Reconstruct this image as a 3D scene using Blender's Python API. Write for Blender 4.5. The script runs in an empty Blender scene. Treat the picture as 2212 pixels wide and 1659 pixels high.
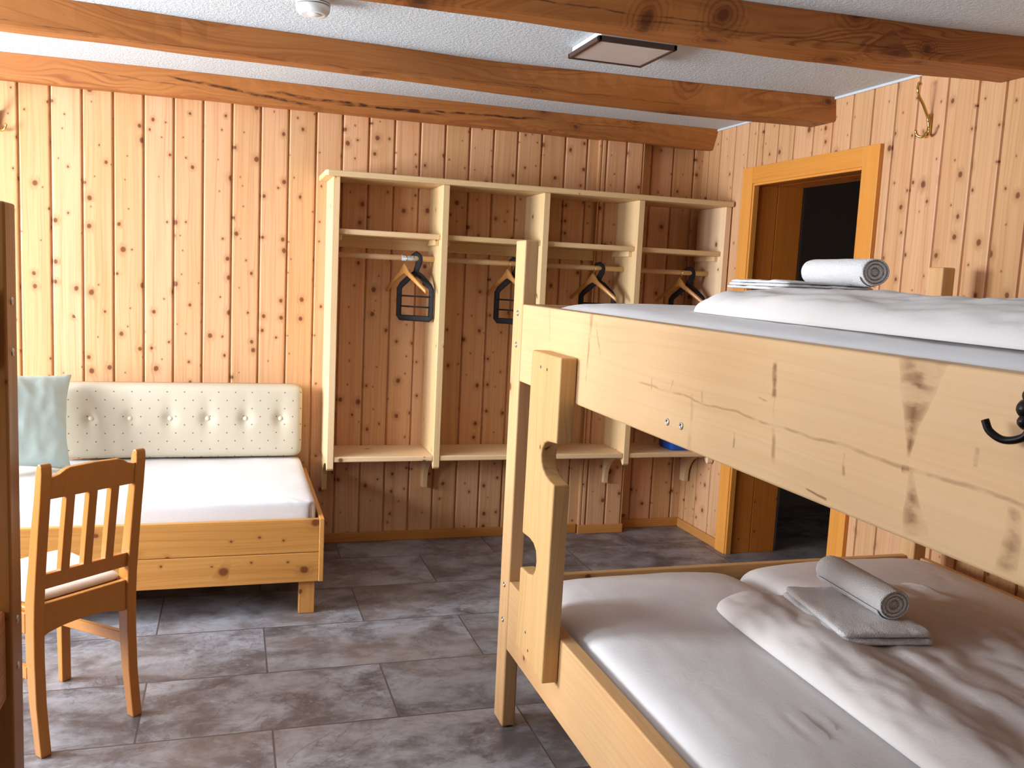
import bpy, bmesh, math, random
from mathutils import Vector, Matrix, noise
random.seed(7)
SC = bpy.context.scene
COL = SC.collection
# ------------------------------------------------------------------ camera
FPX, YAW, PIT, ROL = 1939.26, 0.30612125, 0.11861424, 0.0484251
CAMX, CAMY, CAMZ = -2.74438667, -5.03454287, 1.55
cam_data = bpy.data.cameras.new('camera'); cam = bpy.data.objects.new('camera', cam_data); COL.objects.link(cam)
cam_data.sensor_fit = 'HORIZONTAL'; cam_data.sensor_width = 36.0; cam_data.lens = 36.0*FPX/2212.0
cam_data.clip_start = 0.02
fw = Vector((math.sin(YAW)*math.cos(PIT), math.cos(YAW)*math.cos(PIT), -math.sin(PIT)))
rt0 = Vector((math.cos(YAW), -math.sin(YAW), 0)); up0 = rt0.cross(fw)
cr, sr = math.cos(ROL), math.sin(ROL)
rt = rt0*cr+up0*sr; up = up0*cr-rt0*sr
M = Matrix((( rt.x, up.x, -fw.x, CAMX), (rt.y, up.y, -fw.y, CAMY), (rt.z, up.z, -fw.z, CAMZ), (0,0,0,1)))
cam.matrix_world = M
SC.camera = cam
# ------------------------------------------------------------------ light and exposure
SC.view_settings.view_transform = 'Standard'
SC.view_settings.look = 'None'
SC.view_settings.gamma = 1.0
SC.view_settings.use_curve_mapping = False
SC.view_settings.exposure = -0.02
world = bpy.data.worlds.new('world'); SC.world = world; world.use_nodes = True
wb = world.node_tree.nodes['Background']
wb.inputs[0].default_value = (0.62, 0.78, 1.0, 1); wb.inputs[1].default_value = 0.6
LX = -5.55      # inner face of the left wall
WIN = [(-2.15, -0.80, 0.92, 2.15), (-3.45, -2.50, 0.92, 2.15)]   # y0, y1, z0, z1
FILL_WIN = (-3.7, -2.3, 1.0, 2.05)  # x0, x1, z0, z1 of a rear wall opening added for fill
def area(name, loc, rot, sx, sy, power, col, spread=180):
    l = bpy.data.lights.new(name, 'AREA'); l.shape = 'RECTANGLE'; l.size = sx; l.size_y = sy
    l.energy = power; l.color = col; l.spread = math.radians(spread)
    o = bpy.data.objects.new(name, l); o.location = loc; o.rotation_euler = rot; COL.objects.link(o)
    return o
PI = math.pi
area('window_and_fill_light', (LX-0.14, (WIN[0][0]+WIN[0][1])/2, 1.54), (0, -PI/2, 0), 1.14, 1.30, 275, (0.86, 0.93, 1.0))
area('window_and_fill_light', (LX-0.14, (WIN[1][0]+WIN[1][1])/2, 1.54), (0, -PI/2, 0), 1.14, 0.92, 125, (0.86, 0.92, 1.0))
area('window_and_fill_light', (-3.0, -6.45, 1.52), (PI/2, 0, 0), 1.3, 1.0, 0.4, (0.9, 0.94, 1.0))  # added fill lamp behind the camera, no known window there

# ------------------------------------------------------------------ helpers
class B:
    """collects shapes in world (or local) coordinates into one mesh"""
    def __init__(s): s.bm = bmesh.new()
    def _add(s, verts, faces):
        vs = [s.bm.verts.new(v) for v in verts]
        fs = []
        for f in faces:
            try: fs.append(s.bm.faces.new([vs[i] for i in f]))
            except ValueError: pass
        return vs, fs
    def box(s, x0, x1, y0, y1, z0, z1, bev=0.003, seg=2):
        b = bmesh.new()
        vs = [b.verts.new((x, y, z)) for x in (x0, x1) for y in (y0, y1) for z in (z0, z1)]
        for f in ((0,1,3,2),(4,6,7,5),(0,4,5,1),(2,3,7,6),(0,2,6,4),(1,5,7,3)): b.faces.new([vs[i] for i in f])
        if bev: bmesh.ops.bevel(b, geom=b.edges[:], offset=bev, segments=seg, affect='EDGES', profile=0.5)
        bmesh.ops.recalc_face_normals(b, faces=b.faces[:])
        s.merge(b); return s
    def merge(s, b, mat=None):
        me = bpy.data.meshes.new('t'); 
        if mat is not None: bmesh.ops.transform(b, matrix=mat, verts=b.verts[:])
        b.to_mesh(me); b.free(); s.bm.from_mesh(me); bpy.data.meshes.remove(me)
    def prism(s, pts, axis, a0, a1, bev=0.003, seg=2):
        """pts: outline in the two other axes (x,y order kept), extruded along axis"""
        b = bmesh.new()
        def P(p, a): return {'x': (a, p[0], p[1]), 'y': (p[0], a, p[1]), 'z': (p[0], p[1], a)}[axis]
        v0 = [b.verts.new(P(p, a0)) for p in pts]; v1 = [b.verts.new(P(p, a1)) for p in pts]
        n = len(pts); b.faces.new(v0); b.faces.new(v1[::-1])
        for i in range(n): b.faces.new((v0[i], v1[i], v1[(i+1) % n], v0[(i+1) % n]))
        bmesh.ops.recalc_face_normals(b, faces=b.faces[:])
        if bev:
            ed = [e for e in b.edges if len(e.link_faces) == 2 and e.calc_face_angle(0) > 0.6]
            bmesh.ops.bevel(b, geom=ed, offset=bev, segments=seg, affect='EDGES', profile=0.5)
        s.merge(b); return s
    def tube(s, pts, r, n=10, cap=True, flat=None):
        """pts world points, r radius or list; flat=(sx,sy) squashes the section"""
        pts = [Vector(p) for p in pts]; m = len(pts)
        rs = r if isinstance(r, (list, tuple)) else [r]*m
        rings = []; prev = None
        for i, p in enumerate(pts):
            t = (pts[min(i+1, m-1)]-pts[max(i-1, 0)]).normalized()
            if prev is None:
                a = Vector((0,0,1)) if abs(t.z) < 0.9 else Vector((1,0,0))
                u = t.cross(a).normalized()
            else: u = (prev-t*prev.dot(t)).normalized()
            prev = u; w = t.cross(u)
            fx, fy = flat or (1, 1)
            rings.append([s.bm.verts.new(p+(u*math.cos(2*PI*k/n)*fx+w*math.sin(2*PI*k/n)*fy)*rs[i]) for k in range(n)])
        for a, b in zip(rings, rings[1:]):
            for k in range(n):
                f = s.bm.faces.new((a[k], a[(k+1) % n], b[(k+1) % n], b[k])); f.smooth = True
        if cap:
            s.bm.faces.new(rings[0][::-1]); s.bm.faces.new(rings[-1])
        return s
    def lathe(s, prof, c, axis='z', n=32, sgn=1):
        rings = []
        for r, h in prof:
            ring = []
            for k in range(n):
                a = 2*PI*k/n; p = (r*math.cos(a), r*math.sin(a), h*sgn)
                if axis == 'x': p = (p[2], p[0], p[1])
                if axis == 'y': p = (p[0], p[2], p[1])
                ring.append(s.bm.verts.new((c[0]+p[0], c[1]+p[1], c[2]+p[2])))
            rings.append(ring)
        for a, b in zip(rings, rings[1:]):
            for k in range(n):
                f = s.bm.faces.new((a[k], a[(k+1) % n], b[(k+1) % n], b[k])); f.smooth = True
        s.bm.faces.new(rings[0][::-1]); s.bm.faces.new(rings[-1])
        bmesh.ops.recalc_face_normals(s.bm, faces=s.bm.faces[:])
        return s
    def grid(s, fn, nu, nv, closed_u=False, smooth=True, flip=False):
        vs = [[s.bm.verts.new(fn(i/(nu if closed_u else nu-1), j/(nv-1))) for j in range(nv)] for i in range(nu)]
        for i in range(nu if closed_u else nu-1):
            for j in range(nv-1):
                q = (vs[i][j], vs[(i+1) % nu][j], vs[(i+1) % nu][j+1], vs[i][j+1])
                f = s.bm.faces.new(q[::-1] if flip else q); f.smooth = smooth
        return vs

def mesh_obj(name, b, mat, parent=None, base=None):
    """base: world origin for the mesh; parented meshes take their parent's origin"""
    me = bpy.data.meshes.new(name)
    bm = b.bm
    o = bpy.data.objects.new(name, me)
    org = Vector(base) if base is not None else Vector((0,0,0))
    if parent is not None:
        o.parent = parent
        if base is None: org = Vector(parent.get('_org', (0,0,0)))
        o.location = Vector((0,0,0)) if base is None else org-Vector(parent.get('_org', (0,0,0)))
    else: o.location = org
    if org.length: bmesh.ops.translate(bm, vec=-org, verts=bm.verts[:])
    bm.to_mesh(me); bm.free()
    if mat: me.materials.append(mat)
    o['_org'] = list(org)
    COL.objects.link(o)
    return o
def thing(name, label, cat, loc=(0,0,0), group=None, rotz=0, local=False):
    o = bpy.data.objects.new(name, None); COL.objects.link(o); o.empty_display_size = 0.1
    o.location = loc; o.rotation_euler = (0, 0, rotz); o['label'] = label; o['category'] = cat
    o['_org'] = [0,0,0] if local else list(loc)
    if group: o['group'] = group
    return o
def tag(o, label, cat, group=None):
    o['label'] = label; o['category'] = cat
    if group: o['group'] = group
    return o
def struct(name, b, mat, parent=None):
    o = mesh_obj(name, b, mat, parent)
    if parent is None: o['kind'] = 'structure'
    return o

# ------------------------------------------------------------------ materials
class NT:
    def __init__(s, name):
        s.m = bpy.data.materials.new(name); s.m.use_nodes = True; s.t = s.m.node_tree
        s.n = s.t.nodes; s.bsdf = s.n['Principled BSDF']
    def node(s, typ, **kw):
        nd = s.n.new(typ)
        for k, v in kw.items(): setattr(nd, k, v)
        return nd
    def link(s, a, b): s.t.links.new(a, b)
    def put(s, sock, v):
        if hasattr(v, 'links') or hasattr(v, 'is_linked'): s.link(v, sock)
        else: sock.default_value = v
    def math(s, op, a, b=None, c=None, clamp=False):
        nd = s.node('ShaderNodeMath', operation=op, use_clamp=clamp)
        s.put(nd.inputs[0], a)
        if b is not None: s.put(nd.inputs[1], b)
        if c is not None: s.put(nd.inputs[2], c)
        return nd.outputs[0]
    def vec(s, x, y, z):
        nd = s.node('ShaderNodeCombineXYZ')
        for i, v in enumerate((x, y, z)): s.put(nd.inputs[i], v)
        return nd.outputs[0]
    def noise(s, v, scale=1, detail=3, rough=0.5, dist=0):
        nd = s.node('ShaderNodeTexNoise'); s.put(nd.inputs['Vector'], v)
        nd.inputs['Scale'].default_value = scale; nd.inputs['Detail'].default_value = detail
        nd.inputs['Roughness'].default_value = rough; nd.inputs['Distortion'].default_value = dist
        return nd.outputs['Fac']
    def remap(s, v, a, b, c=0.0, d=1.0, smooth=True):
        nd = s.node('ShaderNodeMapRange'); nd.interpolation_type = 'SMOOTHSTEP' if smooth else 'LINEAR'
        s.put(nd.inputs[0], v)
        for i, x in enumerate((a, b, c, d)): s.put(nd.inputs[i+1], x)
        return nd.outputs[0]
    def mix(s, f, a, b, mode='MIX'):
        nd = s.node('ShaderNodeMix', data_type='RGBA', blend_type=mode)
        s.put(nd.inputs[0], f)
        s.put(nd.inputs[6], (*a, 1) if isinstance(a, tuple) and len(a) == 3 else a)
        s.put(nd.inputs[7], (*b, 1) if isinstance(b, tuple) and len(b) == 3 else b)
        return nd.outputs[2]
    def objco(s): return s.node('ShaderNodeTexCoord').outputs['Object']
    def sep(s, v):
        nd = s.node('ShaderNodeSeparateXYZ'); s.put(nd.inputs[0], v); return nd.outputs
    def bump(s, h, strength, dist=0.01):
        nd = s.node('ShaderNodeBump'); nd.inputs['Strength'].default_value = strength; nd.inputs['Distance'].default_value = dist
        s.put(nd.inputs['Height'], h); s.link(nd.outputs[0], s.bsdf.inputs['Normal'])
    def fin(s, color, rough, metal=0, coat=0, spec=None):
        s.put(s.bsdf.inputs['Base Color'], (*color, 1) if isinstance(color, tuple) and len(color) == 3 else color)
        s.put(s.bsdf.inputs['Roughness'], rough); s.bsdf.inputs['Metallic'].default_value = metal
        if coat: s.bsdf.inputs['Coat Weight'].default_value = coat; s.bsdf.inputs['Coat Roughness'].default_value = 0.25
        if spec is not None: s.bsdf.inputs['Specular IOR Level'].default_value = spec
        return s.m

def streak_group():
    """node group: soft wedge mark in a plane: centre, angle, length, start/end width"""
    g = bpy.data.node_groups.new('streak', 'ShaderNodeTree')
    for nm in ('A', 'B', 'CA', 'CB', 'Cos', 'Sin', 'Len', 'W0', 'W1'):
        g.interface.new_socket(nm, in_out='INPUT', socket_type='NodeSocketFloat')
    g.interface.new_socket('Mask', in_out='OUTPUT', socket_type='NodeSocketFloat')
    gi = g.nodes.new('NodeGroupInput'); go = g.nodes.new('NodeGroupOutput')
    def mt(op, a, b=None, c=None, clamp=False):
        nd = g.nodes.new('ShaderNodeMath'); nd.operation = op; nd.use_clamp = clamp
        for i, v in enumerate((a, b, c)):
            if v is None: continue
            if isinstance(v, (int, float)): nd.inputs[i].default_value = v
            else: g.links.new(v, nd.inputs[i])
        return nd.outputs[0]
    I = gi.outputs
    da = mt('SUBTRACT', I['A'], I['CA']); db = mt('SUBTRACT', I['B'], I['CB'])
    t = mt('DIVIDE', mt('ADD', mt('MULTIPLY', da, I['Cos']), mt('MULTIPLY', db, I['Sin'])), I['Len'])
    p = mt('ABSOLUTE', mt('SUBTRACT', mt('MULTIPLY', db, I['Cos']), mt('MULTIPLY', da, I['Sin'])))
    w = mt('ADD', I['W0'], mt('MULTIPLY', mt('SUBTRACT', I['W1'], I['W0']), mt('MULTIPLY', t, 1.0, clamp=True)))
    q = mt('SUBTRACT', 1.0, mt('DIVIDE', p, w), clamp=True)
    e0 = mt('MULTIPLY', mt('ADD', t, 0.04), 12.0, clamp=True); e1 = mt('MULTIPLY', mt('SUBTRACT', 1.04, t), 8.0, clamp=True)
    o = mt('MULTIPLY', mt('MULTIPLY', mt('POWER', q, 0.55), e0), e1)
    g.links.new(o, go.inputs['Mask'])
    return g
STREAK = streak_group()

def wood(name, base, dark, knotc, axis='z', density=0.55, knot_r=0.1, cell=10.0, grain=0.4, rough=0.5,
         marks=None, markc=None, org=(0,0,0), plank=False, bump=0.15, ringy=0.0, vary=0.12, coat=0.0, tint=None, gscale=1.0):
    T = NT(name); co = T.objco(); X, Y, Z = T.sep(co)
    L, A, Bc = {'z': (Z, X, Y), 'x': (X, Y, Z), 'y': (Y, Z, X)}[axis]
    if plank:
        at = T.node('ShaderNodeAttribute', attribute_name='plank'); rnd = at.outputs['Fac']
    else:
        oi = T.node('ShaderNodeObjectInfo'); rnd = oi.outputs['Random']
    rshift = T.math('MULTIPLY', rnd, 47.3)
    L2 = L if marks else T.math('ADD', L, rshift)
    A2 = T.math('ADD', T.math('ADD', A, Bc), T.math('MULTIPLY', rnd, 9.7))
    # knots
    wob = T.noise(T.vec(L2, A2, 0.0), scale=14, detail=2)
    wv = T.math('MULTIPLY', T.math('SUBTRACT', wob, 0.5), 0.02)
    vor = T.node('ShaderNodeTexVoronoi', voronoi_dimensions='2D', feature='F1')
    T.put(vor.inputs['Vector'], T.vec(T.math('ADD', T.math('MULTIPLY', L2, cell*0.85), T.math('MULTIPLY', wv, 3.0)), T.math('ADD', T.math('MULTIPLY', A2, cell), T.math('MULTIPLY', wv, 6.0)), 0.0))
    vor.inputs['Randomness'].default_value = 1.0; vor.inputs['Scale'].default_value = 1.0
    r1 = T.sep(vor.outputs['Color'])
    has = T.math('GREATER_THAN', r1[0], 1.0-density)
    size = T.math('MULTIPLY', T.math('ADD', T.math('MULTIPLY', T.math('POWER', r1[1], 2.5), 1.25), 0.33), knot_r)
    dn = T.math('DIVIDE', vor.outputs['Distance'], size)
    core = T.math('MULTIPLY', T.remap(dn, 0.55, 1.15, 1.0, 0.0), has)
    halo = T.math('MULTIPLY', T.remap(dn, 0.7, 3.2, 1.0, 0.0), has)
    # grain
    low = T.noise(T.vec(T.math('MULTIPLY', L2, 1.3), T.math('MULTIPLY', A2, 7.0), Bc), scale=1.0, detail=2)
    c = T.math('ADD', A2, T.math('MULTIPLY', low, 0.05+ringy*0.25))
    c = T.math('ADD', c, T.math('MULTIPLY', halo, 0.012))
    g1 = T.noise(T.vec(T.math('MULTIPLY', L2, 1.2*gscale), T.math('MULTIPLY', c, 95.0*gscale), 0.0), scale=1.0, detail=3, rough=0.6)
    g2 = T.noise(T.vec(T.math('MULTIPLY', L2, 0.7), T.math('MULTIPLY', c, 22.0), 3.0), scale=1.0, detail=2)
    gm = T.math('MULTIPLY', T.remap(g1, 0.42, 0.72), grain)
    gm = T.math('ADD', gm, T.math('MULTIPLY', T.remap(g2, 0.4, 0.75), grain*0.7), clamp=True)
    if ringy:
        ring = T.math('ABSOLUTE', T.math('SINE', T.math('MULTIPLY', c, 260.0)))
        rm = T.math('MULTIPLY', T.math('POWER', ring, 6.0), ringy)
        reg = T.noise(T.vec(T.math('MULTIPLY', L2, 0.8), T.math('MULTIPLY', A2, 5.0), 8.0), scale=1.0, detail=1)
        gm = T.math('ADD', gm, T.math('MULTIPLY', rm, T.remap(reg, 0.5, 0.66)), clamp=True)
        if ringy > 0.5:
            ar = T.math('POWER', T.math('ABSOLUTE', T.math('SINE', T.math('MULTIPLY', dn, 4.2))), 5.0)
            ar = T.math('MULTIPLY', T.math('MULTIPLY', ar, T.remap(dn, 1.2, 4.5, 1.0, 0.0)), has)
            gm = T.math('ADD', gm, T.math('MULTIPLY', ar, 0.8), clamp=True)
    col = T.mix(gm, base, dark)
    # warm blotches
    bl = T.noise(T.vec(T.math('MULTIPLY', L2, 1.0), T.math('MULTIPLY', A2, 4.0), 5.0), scale=1.6, detail=2)
    col = T.mix(T.math('MULTIPLY', T.remap(bl, 0.45, 0.75), 0.35), col, tint or tuple(x*y for x, y in zip(base, (1.0, 0.80, 0.62))))
    br = T.math('ADD', 1.0-vary, T.math('MULTIPLY', rnd if not marks else 0.5, 2*vary))
    col = T.mix(1.0, col, T.vec(br, br, T.math('MULTIPLY', br, br)), 'MULTIPLY')
    col = T.mix(T.math('MULTIPLY', halo, 0.38), col, tuple(0.5*(a+b) for a, b in zip(dark, knotc)))
    col = T.mix(T.math('MULTIPLY', core, 0.88), col, knotc)
    if marks:
        wa = T.math('ADD', T.math('ADD', {'z': Z, 'x': X, 'y': Y}[axis], org[{'z': 2, 'x': 0, 'y': 1}[axis]]), T.math('MULTIPLY', T.math('SUBTRACT', T.noise(co, scale=9, detail=3), 0.5), 0.035))
        other = {'z': X, 'x': Z, 'y': Z}[axis]
        wz = T.math('ADD', other, T.math('MULTIPLY', T.math('SUBTRACT', T.noise(T.vec(X, T.math('ADD', Y, 7.0), Z), scale=7, detail=3), 0.5), 0.022))
        tot = None
        for (ca, cb, ang, ln, w0, w1, st) in marks:
            g = T.node('ShaderNodeGroup'); g.node_tree = STREAK
            T.put(g.inputs['A'], wa); T.put(g.inputs['B'], wz)
            for k, v in zip(('CA', 'CB', 'Cos', 'Sin', 'Len', 'W0', 'W1'), (ca, cb, math.cos(ang), math.sin(ang), ln, w0, w1)):
                g.inputs[k].default_value = v
            mk = T.math('MULTIPLY', g.outputs[0], st)
            tot = mk if tot is None else T.math('MAXIMUM', tot, mk)
        streaky = T.noise(T.vec(T.math('MULTIPLY', wa, 60.0), T.math('MULTIPLY', wz, 60.0), 0.0), scale=1.0, detail=3)
        tot = T.math('MULTIPLY', tot, T.remap(T.noise(T.vec(T.math('MULTIPLY', wa, 14.0), T.math('MULTIPLY', wz, 30.0), 2.0), scale=1.0, detail=3), 0.38, 0.56, 0.25, 1.0))
        col = T.mix(T.math('MULTIPLY', tot, 1.0, clamp=True), col, markc or knotc)
    h = T.math('ADD', T.math('MULTIPLY', g1, 0.5), T.math('MULTIPLY', core, -0.6))
    T.bump(h, bump, 0.004)
    return T.fin(col, T.remap(g1, 0.3, 0.8, rough-0.05, rough+0.1), coat=coat, spec=0.28)

P_BASE, P_DARK, P_KNOT = (0.675, 0.39, 0.205), (0.51, 0.24, 0.092), (0.15, 0.042, 0.011)
M_wall = wood('pine_panelling', P_BASE, P_DARK, P_KNOT, 'z', density=0.74, knot_r=0.105, cell=11.0, plank=True, grain=0.52, vary=0.08, rough=0.45)
S_BASE, S_DARK = (0.78, 0.56, 0.31), (0.62, 0.39, 0.19)
M_shelf_z = wood('light_spruce_upright', S_BASE, S_DARK, P_KNOT, 'z', density=0.25, knot_r=0.07, cell=8.0, grain=0.3)
M_shelf_x = wood('light_spruce_board', S_BASE, S_DARK, P_KNOT, 'x', density=0.25, knot_r=0.07, cell=8.0, grain=0.3)
BD, BDD = (0.71, 0.43, 0.205), (0.55, 0.30, 0.12)
M_bed_z = wood('bed_pine_post', BD, BDD, P_KNOT, 'z', density=0.22, knot_r=0.08, cell=7.0, grain=0.5, ringy=0.35)
M_bed_x = wood('bed_pine_cross', BD, BDD, P_KNOT, 'x', density=0.25, knot_r=0.08, cell=7.0, grain=0.4)
M_bed_y = wood('bed_pine_long', BD, BDD, P_KNOT, 'y', density=0.25, knot_r=0.09, cell=6.0, grain=0.35)
D_BASE, D_DARK = (0.66, 0.32, 0.09), (0.50, 0.20, 0.04)
M_day_x = wood('daybed_pine_board', D_BASE, D_DARK, (0.16,0.04,0.01), 'x', density=0.6, knot_r=0.12, cell=9.0, grain=0.55)
M_day_y = wood('daybed_pine_end', D_BASE, D_DARK, (0.16,0.04,0.01), 'y', density=0.6, knot_r=0.12, cell=9.0, grain=0.55)
M_day_z = wood('daybed_pine_leg', D_BASE, D_DARK, (0.16,0.04,0.01), 'z', density=0.2, knot_r=0.06, cell=8.0, grain=0.45)
C_BASE, C_DARK = (0.50, 0.20, 0.038), (0.38, 0.13, 0.02)
M_chair = wood('varnished_beech', C_BASE, C_DARK, C_DARK, 'z', density=0.0, grain=0.2, rough=0.35, vary=0.04, coat=0.3)
O_BASE, O_DARK = (0.78, 0.335, 0.07), (0.62, 0.22, 0.032)
M_trim_z = wood('orange_door_trim', O_BASE, O_DARK, (0.3,0.08,0.01), 'z', density=0.06, knot_r=0.07, cell=8.0, grain=0.35, rough=0.35, coat=0.2)
M_trim_y = wood('orange_door_head', O_BASE, O_DARK, (0.3,0.08,0.01), 'y', density=0.06, knot_r=0.07, cell=8.0, grain=0.35, rough=0.35, coat=0.2)
M_unseen = wood('unseen_darkened_panelling', (0.16,0.075,0.03), (0.10,0.045,0.018), (0.05,0.02,0.01), 'z', density=0.3, knot_r=0.1, cell=10.0)  # unseen walls, darkened to cut bounced fill light
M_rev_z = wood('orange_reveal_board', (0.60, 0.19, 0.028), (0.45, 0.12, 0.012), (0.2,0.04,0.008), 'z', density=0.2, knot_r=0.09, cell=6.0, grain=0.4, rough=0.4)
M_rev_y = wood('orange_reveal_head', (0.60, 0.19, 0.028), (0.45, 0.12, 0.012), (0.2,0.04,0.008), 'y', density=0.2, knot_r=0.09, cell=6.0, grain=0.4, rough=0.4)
M_base_x = wood('skirting_wood', (0.55,0.24,0.06), (0.42,0.16,0.035), (0.3,0.08,0.01), 'x', density=0.0, grain=0.3, rough=0.4)
M_base_y = wood('skirting_wood_side', (0.55,0.24,0.06), (0.42,0.16,0.035), (0.3,0.08,0.01), 'y', density=0.0, grain=0.3, rough=0.4)
M_shaded_z = wood('bunk_shaded_post', (0.36,0.145,0.036), (0.22,0.075,0.017), (0.12,0.03,0.01), 'z', density=0.3, knot_r=0.08, cell=8.0, grain=0.45, rough=0.4)  # left bunk: its shade is put into the wood colour
M_shaded_y = wood('bunk_shaded_rail', (0.36,0.145,0.036), (0.22,0.075,0.017), (0.12,0.03,0.01), 'y', density=0.3, knot_r=0.08, cell=8.0, grain=0.45, rough=0.4)
# beams
W_BASE, W_DARK, W_KNOT = (0.42, 0.160, 0.042), (0.24, 0.070, 0.015), (0.12, 0.032, 0.01)
def beam_mat(name, marks, mc=(0.03, 0.006, 0.002)):
    return wood(name, W_BASE, W_DARK, W_KNOT, 'x', density=0.65, knot_r=0.13, cell=3.4, grain=0.55, rough=0.5, ringy=0.75, marks=marks, markc=mc, bump=0.3, gscale=0.8)
M_beam1 = beam_mat('old_beam_wall', [(-3.05,2.455,-0.10,0.75,0.007,0.012,1),(-2.55,2.43,-0.03,0.9,0.011,0.008,1),(-2.2,2.405,0.03,1.1,0.007,0.008,1),(-3.4,2.44,-0.05,0.5,0.003,0.004,0.6),(-1.0,2.43,0.03,0.5,0.002,0.003,0.7)])
M_beam2 = beam_mat('old_beam_middle', [(-3.8,2.392,-0.012,1.9,0.003,0.003,0.55),(-2.2,2.39,0.0,1.6,0.003,0.003,0.5)])
M_beam3 = beam_mat('old_beam_near', [(-2.4,2.42,-0.01,1.2,0.003,0.003,0.8),(-1.5,2.395,0.0,1.3,0.004,0.003,0.6)])

def floor_mat():
    T = NT('slate_tile'); co = T.objco(); X, Y, Z = T.sep(co)
    br = T.node('ShaderNodeTexBrick'); br.offset = 0.5; br.offset_frequency = 2; br.squash = 1.0
    T.put(br.inputs['Vector'], T.vec(T.math('ADD', X, 2.597+0.86*4), T.math('ADD', Y, 2.085+0.445*10), 0.0))
    br.inputs['Scale'].default_value = 1.0; br.inputs['Brick Width'].default_value = 0.86; br.inputs['Row Height'].default_value = 0.445
    br.inputs['Mortar Size'].default_value = 0.0035; br.inputs['Mortar Smooth'].default_value = 0.15
    br.inputs['Color1'].default_value = (0, 0, 0, 1); br.inputs['Color2'].default_value = (1, 1, 1, 1); br.inputs['Mortar'].default_value = (0.5, 0.5, 0.5, 1)
    rnd = T.sep(br.outputs['Color'])[0]
    off = T.math('MULTIPLY', rnd, 31.0)
    v = T.vec(T.math('ADD', X, off), T.math('MULTIPLY', T.math('ADD', Y, off), 1.25), off)
    n1 = T.noise(v, scale=4.2, detail=9, rough=0.68, dist=0.25)
    n2 = T.noise(v, scale=17, detail=7, rough=0.72, dist=0.5)
    n3 = T.noise(v, scale=1.2, detail=3, rough=0.5)
    col = T.mix(T.remap(n1, 0.36, 0.64), (0.100, 0.086, 0.09), (0.30, 0.30, 0.325))
    col = T.mix(T.math('MULTIPLY', T.remap(n2, 0.54, 0.70), 0.45), col, (0.40, 0.39, 0.41))
    col = T.mix(T.math('MULTIPLY', T.remap(n2, 0.42, 0.30), 0.6), col, (0.075, 0.06, 0.06))
    col = T.mix(T.math('MULTIPLY', T.remap(n3, 0.45, 0.7), 0.45), col, (0.22, 0.16, 0.13))
    vein = T.math('ABSOLUTE', T.math('SUBTRACT', T.noise(v, scale=1.7, detail=6, rough=0.6, dist=0.6), 0.5))
    col = T.mix(T.math('MULTIPLY', T.remap(vein, 0.008, 0.0), 0.35), col, (0.05, 0.035, 0.035))
    k = T.math('ADD', 0.82, T.math('MULTIPLY', rnd, 0.36))
    col = T.mix(1.0, col, T.vec(k, k, k), 'MULTIPLY')
    col = T.mix(br.outputs['Fac'], col, (0.10, 0.08, 0.075))
    h = T.math('ADD', T.math('MULTIPLY', n2, 0.35), T.math('MULTIPLY', br.outputs['Fac'], -1.2))
    h = T.math('ADD', h, T.math('MULTIPLY', n1, 0.5))
    T.bump(h, 0.45, 0.006)
    return T.fin(col, T.remap(n2, 0.3, 0.7, 0.30, 0.5), spec=0.5)
M_floor = floor_mat()
def plaster():
    T = NT('ceiling_plaster'); co = T.objco()
    n = T.noise(co, scale=85, detail=4, rough=0.65); n2 = T.noise(co, scale=3, detail=2)
    T.bump(n, 0.55, 0.012)
    return T.fin(T.mix(n2, (0.62, 0.67, 0.70), (0.66, 0.70, 0.73)), 0.85)
M_plaster = plaster()
def fabric(name, c1, c2=None, rough=0.9, scale=900, bump=0.12, sheen=0.0, wr=0.0):
    T = NT(name); co = T.objco()
    n = T.noise(co, scale=scale, detail=2); n2 = T.noise(co, scale=4, detail=3)
    h = n
    if wr:
        X, Y, Z = T.sep(co)
        w = T.noise(T.vec(T.math('MULTIPLY', X, 1.0), T.math('MULTIPLY', Y, 1.0), Z), scale=26, detail=4, rough=0.6, dist=1.5)
        h = T.math('ADD', T.math('MULTIPLY', n, 0.12), T.math('MULTIPLY', w, wr))
    T.bump(h, bump, 0.006)
    T.bsdf.inputs['Sheen Weight'].default_value = sheen
    return T.fin(T.mix(n2, c1, c2 or tuple(x*0.94 for x in c1)), rough)
M_sheet = fabric('white_sheet', (0.80, 0.775, 0.77), wr=0.5, bump=0.28)
M_duvet = fabric('duvet_cotton', (0.77, 0.72, 0.69), wr=0.6, bump=0.3)
M_towel = fabric('terry_towel', (0.84, 0.82, 0.81), scale=330, bump=0.9, sheen=0.3)
M_pillow = fabric('pale_green_cotton', (0.50, 0.62, 0.60), wr=0.6, bump=0.3)
M_seatpad = fabric('cream_seat_fabric', (0.75, 0.70, 0.62), bump=0.2)
def dotted():
    T = NT('dotted_cream_upholstery'); co = T.objco(); X, Y, Z = T.sep(co)
    px, pz = 0.084, 0.086
    def dots(ox, oz):
        fx = T.math('SUBTRACT', T.math('FRACT', T.math('ADD', T.math('DIVIDE', X, px), ox+100)), 0.5)
        fz = T.math('SUBTRACT', T.math('FRACT', T.math('ADD', T.math('DIVIDE', Z, pz), oz+100)), 0.5)
        d = T.math('SQRT', T.math('ADD', T.math('MULTIPLY', fx, fx), T.math('MULTIPLY', fz, fz)))
        return T.remap(d, 0.050, 0.035)
    m = T.math('MAXIMUM', dots(0, 0), dots(0.5, 0.5))
    n = T.noise(co, scale=700, detail=2)
    T.bump(n, 0.2, 0.004)
    return T.fin(T.mix(T.math('MULTIPLY', m, 0.85), (0.56, 0.50, 0.385), (0.14, 0.07, 0.03)), 0.85)
M_dots = dotted()
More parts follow.
